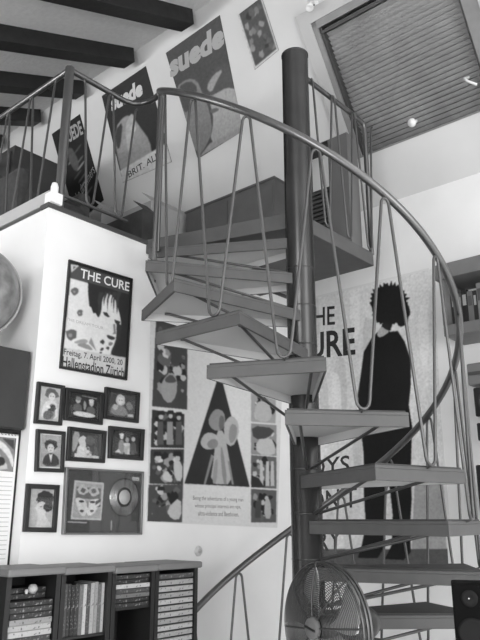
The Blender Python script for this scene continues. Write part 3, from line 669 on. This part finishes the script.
def s3(S, X):
    S.text('SUEDE', X(.35, .05), X(.95, .06), X(.35, .2), gk(.35), .03)
    rng = random.Random(2)
    for i in range(9):
        v = .3 + i * .06; x = rng.uniform(.2, .5); S.poly([X(x, v + .03), X(x + .3, v - .01), X(x + .32, v + .01), X(x + .02, v + .05)], gk(rng.choice((.08, .3, .14))), 1)
    S.text('the drowners', X(.15, .72), X(.95, .56), X(.18, .82), gk(.4), .0); S.poly([X(.25, .3), X(.45, .22), X(.6, .45), (X(.4, .55))], gk(.1), 1)
roof_poster('near-black poster with pale scrawled writing on the slope behind the newel post', [(52, 134), (80, 114), (104, 200), (77, 224)], .022, s3)
def s4(S, X):
    rng = random.Random(9)
    for i in range(22):
        cx, cy = rng.uniform(.12, .88), rng.uniform(.1, .9); S.poly([X(min(.97, max(.03, cx + rng.uniform(.05, .14) * math.cos(6.28 * k / 9))), min(.97, max(.03, cy + rng.uniform(.03, .1) * math.sin(6.28 * k / 9)))) for k in range(9)], gk(rng.choice((.03, .1, .18, .25))))
    for q in ([X(0, 0), X(.06, 0), X(.06, 1), X(0, 1)], [X(0, .955), X(1, .955), X(1, 1), X(0, 1)], [X(.94, 0), X(1, 0), X(1, 1), X(.94, 1)]): S.poly(q, gk(.6))
roof_poster('small dark busy picture with a thin pale border near the top of the pole', [(238, 15), (262, -3), (279, 50), (255, 70)], .07, s4, cat='picture')

# ================================================================== LOFT FURNITURE
CAB = mat('cabinet_dark_wood', .085, .5, 0, .01, 9)
cx0, cx1, cy0, cy1, ct_ = 3.16, 3.42, 2.45, 3.26, 2.12
t = thing('low_cabinet', 'long low dark cabinet under the eaves on the loft, left of the pole', 'cabinet', (cx0, (cy0 + cy1) / 2, ZL))
MB().box((cx0, cy0, ZL + .002), (cx1, cy1, ct_), CAB).build('body', t)
MB().box((cx0 - .008, cy0 - .004, ct_), (cx1, cy1 + .01, ct_ + .014), CAB).build('top', t)
for a, b in ((cy0 + .02, cy0 + .40), (cy0 + .41, cy1 - .02)):
    d = MB().box((cx0 - .006, a, ZL + .05), (cx0, b, ct_ - .03), CAB).build('door', t)
    MB().lathe([(0, .02), (.01, .018), (.004, 0)], (cx0 - .006, b - .04, ZL + .3), (-1, 0, 0), RAILM, 10).build('knob', d)
ux0, ux1, uy0, uy1, ut = 3.25, 3.37, 1.955, 2.31, 2.30; ny0, ny1, nz0, nz1 = 2.095, 2.285, ZL + .05, 2.272
t = thing('niche_unit', 'narrow dark shelf unit with open niche on the landing, right of the pole', 'shelf unit', (ux0, (uy0 + uy1) / 2, ZL))
m = MB().box((ux0, uy0, ZL + .002), (ux1, ny0, ut), mat('niche_side', .13, .5)); m.box((ux0, ny1, ZL + .002), (ux1, uy1, ut), CAB)
m.box((ux0, ny0, ZL + .002), (ux1, ny1, nz0), CAB); m.box((ux0, ny0, nz1), (ux1, ny1, ut), BLACK); m.build('body', t)
MB().box((ux1 - .02, ny0, nz0), (ux1 - .002, ny1, nz1), mat('niche_back', .85)).build('back_panel', t)
t2 = thing('louvred_vent_box', 'black louvred box inside the niche right of the pole', 'heater', (ux0 + .05, (ny0 + ny1) / 2, nz0))
MB().box((ux0 + .03, ny0 + .006, nz0 + .001), (ux0 + .09, ny1 - .006, nz0 + .40), BLACK).build('housing', t2)
v = MB()
for i in range(13): v.box((ux0 + .018, ny0 + .012, nz0 + .02 + i * .029), (ux0 + .03, ny1 - .012, nz0 + .034 + i * .029), gk(.06))
v.build('grille', t2)
# cushion and boxes beyond the cabinet
def lump(name, label, cat, c, sx, sy, sz, m, rot=0, p=3.2):
    c = Vector(c); mb = MB(); vs = []; nu, nv = 20, 12; fs = []
    for i in range(nv + 1):
        ph = math.pi * (i / nv - .5)
        for j in range(nu):
            th = 2 * math.pi * j / nu; f = lambda x: math.copysign(abs(x) ** (2 / p), x)
            q = Vector((sx * f(math.cos(ph)) * f(math.cos(th)), sy * f(math.cos(ph)) * f(math.sin(th)), sz * f(math.sin(ph))))
            vs.append(c + Matrix.Rotation(rot, 3, 'Z') @ q)
    for i in range(nv):
        for j in range(nu): fs.append([i * nu + j, i * nu + (j + 1) % nu, (i + 1) * nu + (j + 1) % nu, (i + 1) * nu + j])
    mb.add(vs, fs, m, True); o = mb.build(name, origin=(c.x, c.y, c.z - sz)); return tag(o, label, cat)
def carton(label, x0, y0, x1, y1, z1, g):
    t = thing('cardboard_box', label, 'box', ((x0 + x1) / 2, (y0 + y1) / 2, ZL))
    m = mat('carton_%02d' % round(g * 100), g, .8, 0, .02, 8)
    MB().box((x0, y0, ZL), (x1, y1, z1), m).build('body', t, bevel=.004)
    f = MB(); f.hexa([Vector((x0, y0, z1)), Vector((x1, y0, z1)), Vector((x1, y0 + .1, z1 + .09)), Vector((x0, y0 + .1, z1 + .09))], [Vector((x0, y0 + .004, z1)), Vector((x1, y0 + .004, z1)), Vector((x1, y0 + .104, z1 + .088)), Vector((x0, y0 + .104, z1 + .088))], m)
    f.build('flap', t); return t
carton('pale open carton on the loft beyond the left end of the low cabinet', 2.86, 3.30, 3.28, 3.66, 2.13, .34)
carton('grey carton on the loft under the poster with the white strip', 2.76, 3.72, 3.14, 4.3, 2.17, .26)
carton('low dark carton between the two lighter cartons on the loft', 2.72, 3.22, 2.84, 3.68, 1.99, .05)
# dark chest with drawers and an armchair further along the loft
DK = mat('chest_dark', .035, .45, 0, .008, 7)
t = thing('chest_of_drawers', 'tall dark chest of drawers on the loft behind the far rods of the railing', 'chest', (2.35, 5.2, ZL))
MB().box((2.3, 4.2, ZL + .06), (2.72, 6.15, 2.66), DK).build('body', t, bevel=.005)
for i in range(4):
    for j in range(3):
        d = MB().box((2.285, 4.23 + j * .64, ZL + .09 + i * .25), (2.3, 4.84 + j * .64, ZL + .32 + i * .25), DK).build('drawer', t, bevel=.004)
        MB().lathe([(0, .03), (.014, .026), (.016, .016), (.006, .0)], (2.285, 4.53 + j * .64, ZL + .205 + i * .25), (-1, 0, 0), RAILM, 12).build('knob', d)
for x in (2.34, 2.68):
    for y in (4.24, 6.11): MB().box((x - .025, y - .025, ZL), (x + .025, y + .025, ZL + .065), DK).build('leg', t)
t = thing('armchair', 'dark upholstered armchair on the loft just behind the corner newel post', 'armchair', (2.2, 3.75, ZL))
UP = mat('dark_upholstery', .045, .85, 0, .012, 25)
MB().box((1.98, 3.42, ZL + .12), (2.42, 3.97, ZL + .4), UP).build('seat', t, bevel=.04)
MB().hexa([Vector(p) for p in ((1.98, 3.90, ZL + .3), (2.42, 3.90, ZL + .3), (2.42, 4.03, ZL + .3), (1.98, 4.03, ZL + .3))], [Vector(p) for p in ((2.0, 4.02, ZL + .74), (2.40, 4.02, ZL + .74), (2.40, 4.13, ZL + .74), (2.0, 4.13, ZL + .74))], UP).build('backrest', t, bevel=.04)
for x in (1.93, 2.38): MB().box((x, 3.44, ZL + .12), (x + .09, 4.0, ZL + .52), UP).build('armrest', t, bevel=.03)
for x in (1.97, 2.43):
    for y in (3.48, 3.94): MB().tube([(x, y, ZL), (x, y, ZL + .13)], .02, BLACK, 10).build('leg', t)

# ================================================================== FAR LEFT: disc, cupboard, calendar
CG = mat('cupboard_grey', .045, .6, 0, .005, 6, spec=.2)
fc = PY(YL + .02); zt = fc(15, 348).z; zb = fc(15, 429).z
t = thing('wall_cupboard', 'dark grey wall cupboard left of the white wall corner above the calendar', 'cupboard', (1.4, YL + .2, zb))
MB().box((.95, YL + .035, zb), (XW - .014, YL + .36, zt), CG).build('body', t)
MB().box((1.35, YL + .02, zb + .004), (XW - .016, YL + .034, zt - .004), CG).build('door', t, bevel=.002); MB().box((.955, YL + .02, zb + .004), (1.347, YL + .034, zt - .004), CG).build('door', t, bevel=.002)
gy = YL + .2; gc = PY(gy)(-31, 291); gr = 48 * ray(-27, 291).dot(ray(-27, 291)) ** 0 * (gy / ray(-27, 291).y) / F
t = thing('globe', 'large mottled grey globe in a ring on top of the dark wall cupboard', 'globe', (gc.x, gc.y, zt))
MB().lathe([(gr * math.sin(math.pi * i / 28), -gr * math.cos(math.pi * i / 28)) for i in range(29)], gc, (0, .2, 1), mat('globe_skin', .22, .55, 0, .1, 14), 48).build('ball', t)
rv = Vector((-gc.y, gc.x, 0)).normalized()
MB().tube([gc + rv * math.cos(a) * gr * 1.035 + Vector((0, 0, 1)) * math.sin(a) * gr * 1.035 for a in [k * math.pi / 36 for k in range(72)]], .007, mat('globe_ring', .36, .4), 8, True).build('ring', t)
MB().lathe([(0, gc.z - zt - gr * 1.03), (.02, gc.z - zt - gr * 1.0), (.03, .012), (.12, .01), (.13, .0), (0, 0)], (gc.x, gc.y, zt + .001), (0, 0, 1), BLACK, 28).build('foot', t)
# base cupboard that the calendar board leans on
yb = YL + .1
t = thing('tall_cupboard', 'black lower cupboard at far left behind the calendar', 'cupboard', (1.3, yb, FZ))
MB().box((.95, yb, FZ), (XW - .03, yb + .3, zb - .012), BLACK).build('body', t); MB().box((.96, yb - .012, FZ + .06), (XW - .035, yb, zb - .02), BLACK).build('door', t)
fk = PY(yb - .032); zc0 = fk(8, 566).z; zc1 = fk(8, 431).z; xc1 = fk(19, 500).x
t = thing('wall_calendar', 'white calendar in a black frame hanging under the dark grey cupboard', 'calendar', (xc1 - .15, yb - .014, zc0))
c0 = Vector((xc1 - .30, yb - .030, zc0)); c1 = Vector((xc1, yb - .013, zc1 + .01))
MB().box(c0, c1, mat('board_black', .012, .85)).build('board', t)
yf = yb - .031; pw0, pw1 = xc1 - .29, xc1 - .032
MB().box((pw0, yf - .003, zc0 + .0), (pw1, yf, zc1 - .012), gk(.72)).build('pages', t)
H = zc1 - zc0; pc = MB().box((pw0, yf - .0045, zc1 - H * .27), (pw1 - .012, yf - .003, zc1 - .03), gk(.1))
pic = pc.build('picture', t)
S = Sheet(PY(yf - .0045), NYV, .0006, quad=[(-34, 434), (15, 438.5), (13, 472), (-36, 467)], base=.2, sigma=.5)
S.poly([(-30, 440), (-5, 437), (8, 446), (14, 460), (13, 470), (8, 456), (-2, 446), (-30, 450)], gk(.6), 1).poly([(-30, 454), (-4, 450), (6, 462), (8, 471), (-30, 468)], gk(.45), 1).poly([(-6, 458), (3, 456), (6, 464), (-3, 467)], gk(.03), 1).poly([(2, 438), (14, 440), (14, 450)], gk(.05))
S.finish('picture_print', t)
ln = MB()
for i in range(19): ln.box((pw0 + .01, yf - .0036, zc0 + .03 + i * H * .033), (pw1 - .012, yf - .003, zc0 + .0325 + i * H * .033), gk(.35))
ln.build('ruled_lines', t)
sp_ = MB()
for i in range(16): sp_.tube([(pw0 + .008 + i * .0165 + .004 * math.cos(a), yf - .004 + .005 * math.sin(a), zc1 - .012 + .008 * math.sin(a * 1.0)) for a in [j * 1.05 for j in range(6)]], .0012, BLACK, 5, True)
sp_.build('spiral_binding', t)

# ================================================================== MEDIA SHELVES
YF = 2.55; fm = PY(YF); bounds = [8, 62.5, 113, 156, 198.5]
xs = [fm(u, 570).x for u in bounds]; zsT = [fm(35, 567.5).z, fm(88, 566).z, fm(134, 565.5).z, fm(178, 562.5).z]; ztop = fm(88, 566).z
SHT = mat('shelf_top_laminate', .18, .5); SIDE = mat('shelf_side_black', .014, .45)
desc = ('leftmost media tower with discs below the frames', 'second media tower, filled with upright film cases', 'third media tower, mostly empty inside', 'rightmost media tower packed with pale flat cases')
yb0, yb1 = YF, YL - .004
def spine_mat(g):
    d = g < .15; return photo_mat('spine_%s_%03d' % ('dark' if d else 'pale', round(g * 1000)), 75, g, .25 if d else max(.02, g * .25), .54 if d else .56, .66)
TW = []
for i in range(4):
    x0, x1 = xs[i], xs[i + 1] - .004; zt = zsT[i]
    t = thing('media_tower', 'tall black shelf with light grey top, ' + desc[i], 'shelf', ((x0 + x1) / 2, YF + .1, FZ), 'media towers along the left wall')
    zc = zt - .030
    top = MB().box((x0 - (.012 if i == 0 else 0), YF - .022 - .006 * (i == 0), zc), (x1 + (.012 if i == 3 else .004), yb1, zt), SHT).build('top', t, bevel=.008)
    sw = .022
    MB().box((x0, YF, FZ), (x0 + sw, yb1, zc), SIDE).build('side_panel', t); MB().box((x1 - sw, YF, FZ), (x1, yb1, zc), SIDE).build('side_panel', t)
    MB().box((x0 + sw, yb1 - .012, FZ), (x1 - sw, yb1, zc), SIDE).build('back_panel', t)
    zsv = [FZ + .05, zc - .26 - .012] if i == 1 else [FZ + .05]
    zlow = [zc - .245 if i == 1 else zc - .56]
    for zz in zlow + [FZ + .06, FZ + .5]: MB().box((x0 + sw, YF + .012, zz - .012), (x1 - sw, yb1 - .012, zz), SIDE).build('shelf', t)
    TW.append((x0 + sw + .002, x1 - sw - .002, zc, zlow[0]))
ORD = ('topmost', 'second', 'third', 'fourth', 'fifth', 'sixth', 'seventh', 'eighth', 'ninth', 'tenth', 'eleventh', 'twelfth', 'thirteenth', 'fourteenth', 'fifteenth', 'sixteenth', 'seventeenth', 'eighteenth', 'nineteenth', 'twentieth', 'twenty-first', 'twenty-second', 'twenty-third', 'twenty-fourth', 'twenty-fifth')
GW = lambda g: 'black' if g < .05 else 'dark grey' if g < .2 else 'grey' if g < .4 else 'white'
def case(name, cat, label, group, lo, hi, g, spine_axis='x'):
    t = thing(name, label, cat, ((lo[0] + hi[0]) / 2, lo[1], lo[2]), group)
    MB().box(lo, hi, gk(g * (.62 if g < .34 else .8))).build('case', t)
    e = .0025
    MB().box((lo[0] + e, lo[1] - .0007, lo[2] + e), (hi[0] - e, lo[1], hi[2] - e), spine_mat(g * (.62 if g < .34 else .8))).build('spine_print', t)
# tower 1: flat stacked cases from the shelf upward
def stack(i, greys, pitch, th, group, noun, tower, name='film_case', insetx=.0, top_gap=.012, gap_after=None):
    x0, x1, zc, zl = TW[i]; z = zl + .0006; n = len(greys)
    total = pitch
    for k in range(n):                           # built from the bottom
        idx = n - 1 - k; g = greys[idx]; lo = (x0 + insetx + random.uniform(0, .006), YF + (.062 if idx < 2 else .004) + random.uniform(0, .006), z); hi = (x1 - insetx - random.uniform(0, .006), YF + .17, z + th)
        case(name, 'case', '%s flat %s in the %s media tower, %s from the top' % (GW(g), noun, tower, ORD[idx]), group, lo, hi, g)
        z += pitch
g1 = [.03, .05, .03, .06, .04, .35, .5, .55, .08, .55, .6, .3, .05, .5, .04, .3, .06, .5, .1, .03, .4, .05, .5]
n1 = int((TW[0][2] - TW[0][3] - .016) / .0222); stack(0, g1[:n1], .0222, .0205, 'flat cases in the leftmost tower', 'disc case', 'leftmost')
# a small figure on top of that stack
ztop1 = TW[0][3] + (n1 - 2) * .0222 + .0004
xm = (TW[0][0] * .42 + TW[0][1] * .58)
t = thing('trinket', 'small pale round trinket on the cases near the top of the leftmost tower', 'ornament', (xm, YF + .03, ztop1))
MB().lathe([(0, .036), (.012, .034), (.019, .022), (.019, .012), (.010, .0), (0, .0)], (xm, YF + .035, ztop1), (0, 0, 1), gk(.42), 24).build('body', t); MB().lathe([(0, .018), (.006, .017), (.008, .01), (.005, 0)], (xm - .028, YF + .035, ztop1), (0, 0, 1), gk(.5), 16).build('knob', t)
# tower 2: upright cases
x0, x1, zc, zl = TW[1]; x = x0 + .004; gl = [.12, .05, .03, .05, .22, .6, .1, .45, .35, .18, .5, .3]; k = 0
while x < x1 - .013 and k < len(gl):
    th = min(random.uniform(.0165, .0205), x1 - x); case('film_case', 'case', '%s upright film case in the second media tower, %s from left' % (GW(gl[k]), ('first',) + ORD[1:][k - 1:k] if False else (('first',) + ORD[1:])[k]), 'upright cases in the second tower', (x, YF + .014 + random.uniform(0, .004), zl + .0006), (x + th, YF + .14, zl + .197 + random.uniform(0, .012)), gl[k], 'z'); x += th + .0006; k += 1
x = x0 + .004; k = 0; gl2 = [.3, .1, .4, .06, .25, .05, .12, .35, .08, .2, .1]; zl2 = zl - .012 - .235
MB().box((x0, YF + .012, zl2 - .012), (x1, YL - .02, zl2), SIDE).build('shelf', bpy.data.objects['media_tower.001'])
while x < x1 - .013 and k < len(gl2):
    th = min(random.uniform(.0165, .0205), x1 - x); case('film_case', 'case', '%s film case on lower shelf of the second media tower, %s from left' % (GW(gl2[k]), (('first',) + ORD[1:])[k]), 'lower cases in the second tower', (x, YF + .014, zl2 + .0006), (x + th, YF + .14, zl2 + .19), gl2[k], 'z'); x += th + .0006; k += 1
# tower 3: a few flat cases on a shelf near the top
x0, x1, zc, zl = TW[2]; z3 = fm(134, 607).z
MB().box((x0, YF + .012, z3 - .01), (x1, YL - .02, z3), SIDE).build('shelf', bpy.data.objects['media_tower.002'])
g3 = [.05, .03, .62, .1, .25, .03, .04]; p3_ = (zc - z3 - .008) / len(g3)
for k in range(len(g3)):
    idx = len(g3) - 1 - k; g = g3[idx]
    case('film_case', 'case', '%s flat case in the third media tower, %s of its short stack' % (GW(g), ORD[idx]), 'flat cases in the third tower', (x0 + random.uniform(0, .006), YF + .006 + random.uniform(0, .006), z3 + k * p3_ + .0006), (x1 - random.uniform(0, .006), YF + .14, z3 + k * p3_ + p3_ - .0015), g)
# tower 4: pale cassettes with dark gaps
x0, x1, zc, zl = TW[3]; pitch = .0285; n4 = int((zc - zl - .01) / pitch)
for k in range(n4):
    z = zl + k * pitch; idx = n4 - 1 - k; g = (.5, .44, .55, .4)[k % 4] if idx else .12
    sb = MB().box((x0, YF + .012, z), (x1, YF + .15, z + .005), SIDE).build('divider', bpy.data.objects['media_tower.003'])
    case('video_cassette', 'cassette', '%s cassette in the rightmost media tower, %s from the top' % ('dark' if not idx else ('pale grey', 'light grey', 'off-white', 'grey')[k % 4], 'first' if not idx else ORD[idx]), 'cassettes in the rightmost tower', (x0 + .003, YF + .006, z + .006), (x1 - .003, YF + .14, z + .0265), g)

# ================================================================== FAN
fc_ = ray(326, 627) * 2.25; FR = .199
tf = Vector((-CY_, -SY_, 0)); lf = Vector((-SY_, CY_, 0)); NF = (tf * math.cos(math.radians(57)) + lf * math.sin(math.radians(57))).normalized()
UF = Vector((0, 0, 1)); SFV = UF.cross(NF)
def FP(r, deg, h): a = math.radians(deg); return fc_ + NF * h + (SFV * math.cos(a) + UF * math.sin(a)) * r
fan = thing('pedestal_fan', 'chrome pedestal fan with round wire grille in front of the stair pole', 'fan', (fc_.x, fc_.y, FZ))
FCH = mat('fan_chrome', .42, .25, 1.); FWI = mat('fan_wire', .11, .35, .8); FBL = mat('fan_blade_metal', .5, .4, .45)
def dome(r, front):                              # height of the grille surface at radius r
    x = r / FR; return (1 if front else -1) * (.016 + (.036 if front else .06) * (1 - x ** 2.6))
for front in (True, False):
    g = MB(); n = 26 if front else 20
    for i in range(n):
        r = .045 + (FR - .045) * (i / (n - 1)) if i < n - 1 else FR
        g.tube([FP(r, a, dome(r, front)) for a in range(0, 360, 8)], .0014 if i < n - 1 else .004, FWI, 5, True)
    for k in range(8):
        a = 5 + k * 45; pts = [FP(.035 + (FR - .035) * j / 8, a, dome(.035 + (FR - .035) * j / 8, front) + (.003 if front else -.003)) for j in range(9)]
        g.tube(pts, .0032 if front else .0025, mat('fan_rib', .07, .4, .5), 6)
    g.build('front_grille' if front else 'rear_grille', fan)
MB().tube([FP(FR + .002, a, 0) for a in range(0, 360, 6)], .0045, FWI, 8, True).tube([FP(FR + .001, a, .018) for a in range(0, 360, 6)], .003, FWI, 8, True).tube([FP(FR + .001, a, -.018) for a in range(0, 360, 6)], .003, FWI, 8, True).build('grille_rim', fan)
MB().lathe([(0, .067), (.027, .066), (.032, .063), (.034, .052), (.033, .048), (0, .048)], fc_, NF, mat('fan_badge', .13, .6, spec=.2), 32).box((-.003, -.026, -.002), (.003, .026, .002), BLACK, Matrix.Translation(fc_ + NF * .068) @ Matrix((SFV.to_tuple(), UF.to_tuple(), NF.to_tuple())).transposed().to_4x4() @ Matrix.Rotation(1.35, 4, 'Z')).build('badge', fan, label='round chrome badge at the centre of the grille')
for k in range(4):
    b = MB(); vs = []; fs = []; a0 = 30 + 90 * k
    for i in range(9):
        rr_ = .035 + .15 * i / 8; wdt = 34 + 16 * math.sin(math.pi * i / 8 * .8)
        for j in range(7):
            f = j / 6 - .5; vs.append(FP(rr_, a0 + f * wdt * 1.3, -f * .06 - .006 + .012 * (f * f)))
    for i in range(8):
        for j in range(6): fs.append([i * 7 + j, i * 7 + j + 1, (i + 1) * 7 + j + 1, (i + 1) * 7 + j])
    b.add(vs, fs, FBL, True); o = b.build('blade', fan); sm_ = o.modifiers.new('thick', 'SOLIDIFY'); sm_.thickness = .0016
MB().lathe([(0, .03), (.03, .028), (.036, .01), (.036, -.03), (0, -.03)], fc_, NF, BLACK, 28).build('hub', fan)
MB().lathe([(0, -.21), (.045, -.2), (.06, -.17), (.062, -.1), (.05, -.085), (.02, -.08), (.012, -.03), (0, -.03)], fc_, NF, BLACK, 28).build('motor', fan)
pb = fc_ - NF * .13
MB().tube([(pb.x, pb.y, FZ + .02), (pb.x, pb.y, fc_.z - .03)], .016, FCH, 14).build('pole', fan)
MB().lathe([(0, 0), (.19, 0), (.19, .012), (.03, .035), (.022, .05), (0, .05)], (pb.x, pb.y, FZ), (0, 0, 1), BLACK, 36).build('base', fan)

# ================================================================== SPEAKER ON A STAND
d0 = ray(451, 583) * 2.2; sd = Vector((d0.x, d0.y, 0)).normalized(); sdr = Vector((sd.y, -sd.x, 0))
ztp = d0.z; sw_, sh, sdp = .105, .26, .14
O = Vector((d0.x, d0.y, ztp - sh))
M = Matrix((sdr.to_tuple(), sd.to_tuple(), (0, 0, 1))).transposed().to_4x4(); M.translation = O
t = thing('speaker', 'black two-way loudspeaker in the bottom right corner in front of the treads', 'speaker', O + sdr * sw_ / 2)
MB().box((0, 0, 0), (sw_, sdp, sh), mat('speaker_black', .005, .8, spec=.06), M).build('cabinet', t, bevel=.006)
def fr_(x, z): return M @ Vector((x, 0, z))
fd = -sd
SPG = mat('speaker_cone_dark', .009, .6, spec=.15)
MB().lathe([(0, .002), (.008, .001), (.012, .003), (.024, .004), (.026, .001)], fr_(sw_ / 2, sh - .045), fd, SPG, 30).build('tweeter', t)
MB().lathe([(0, .006), (.002, .005), (.0026, .003)], fr_(sw_ / 2 - .002, sh - .045), fd, gk(.6), 12).build('indicator', t, label='tiny white dot')
MB().lathe([(0, .003), (.012, .002), (.034, .006), (.040, .006), (.044, .001)], fr_(sw_ / 2, sh - .145), fd, SPG, 36).build('woofer', t)
MB().box((sw_ / 2 - .012, -.0015, sh - .205), (sw_ / 2 + .012, .0, sh - .2), gk(.35), M).build('badge', t)
t = thing('speaker_stand', 'black stand carrying the loudspeaker at bottom right', 'stand', (O + sdr * sw_ / 2 + sd * sdp / 2) * 1.0 - Vector((0, 0, O.z - FZ)))
ctr = O + sdr * sw_ / 2 + sd * sdp / 2
MB().box((.01, .02, -.012), (sw_ - .01, sdp - .02, -.0005), BLACK, M).build('top_plate', t)
MB().tube([(ctr.x, ctr.y, FZ + .02), (ctr.x, ctr.y, O.z - .012)], .022, BLACK, 14).build('pole', t)
MB().lathe([(0, 0), (.15, 0), (.15, .015), (.03, .025), (0, .025)], (ctr.x, ctr.y, FZ), (0, 0, 1), BLACK, 30).build('base', t)

for o in bpy.data.objects:
    if '_o' in o: del o['_o']
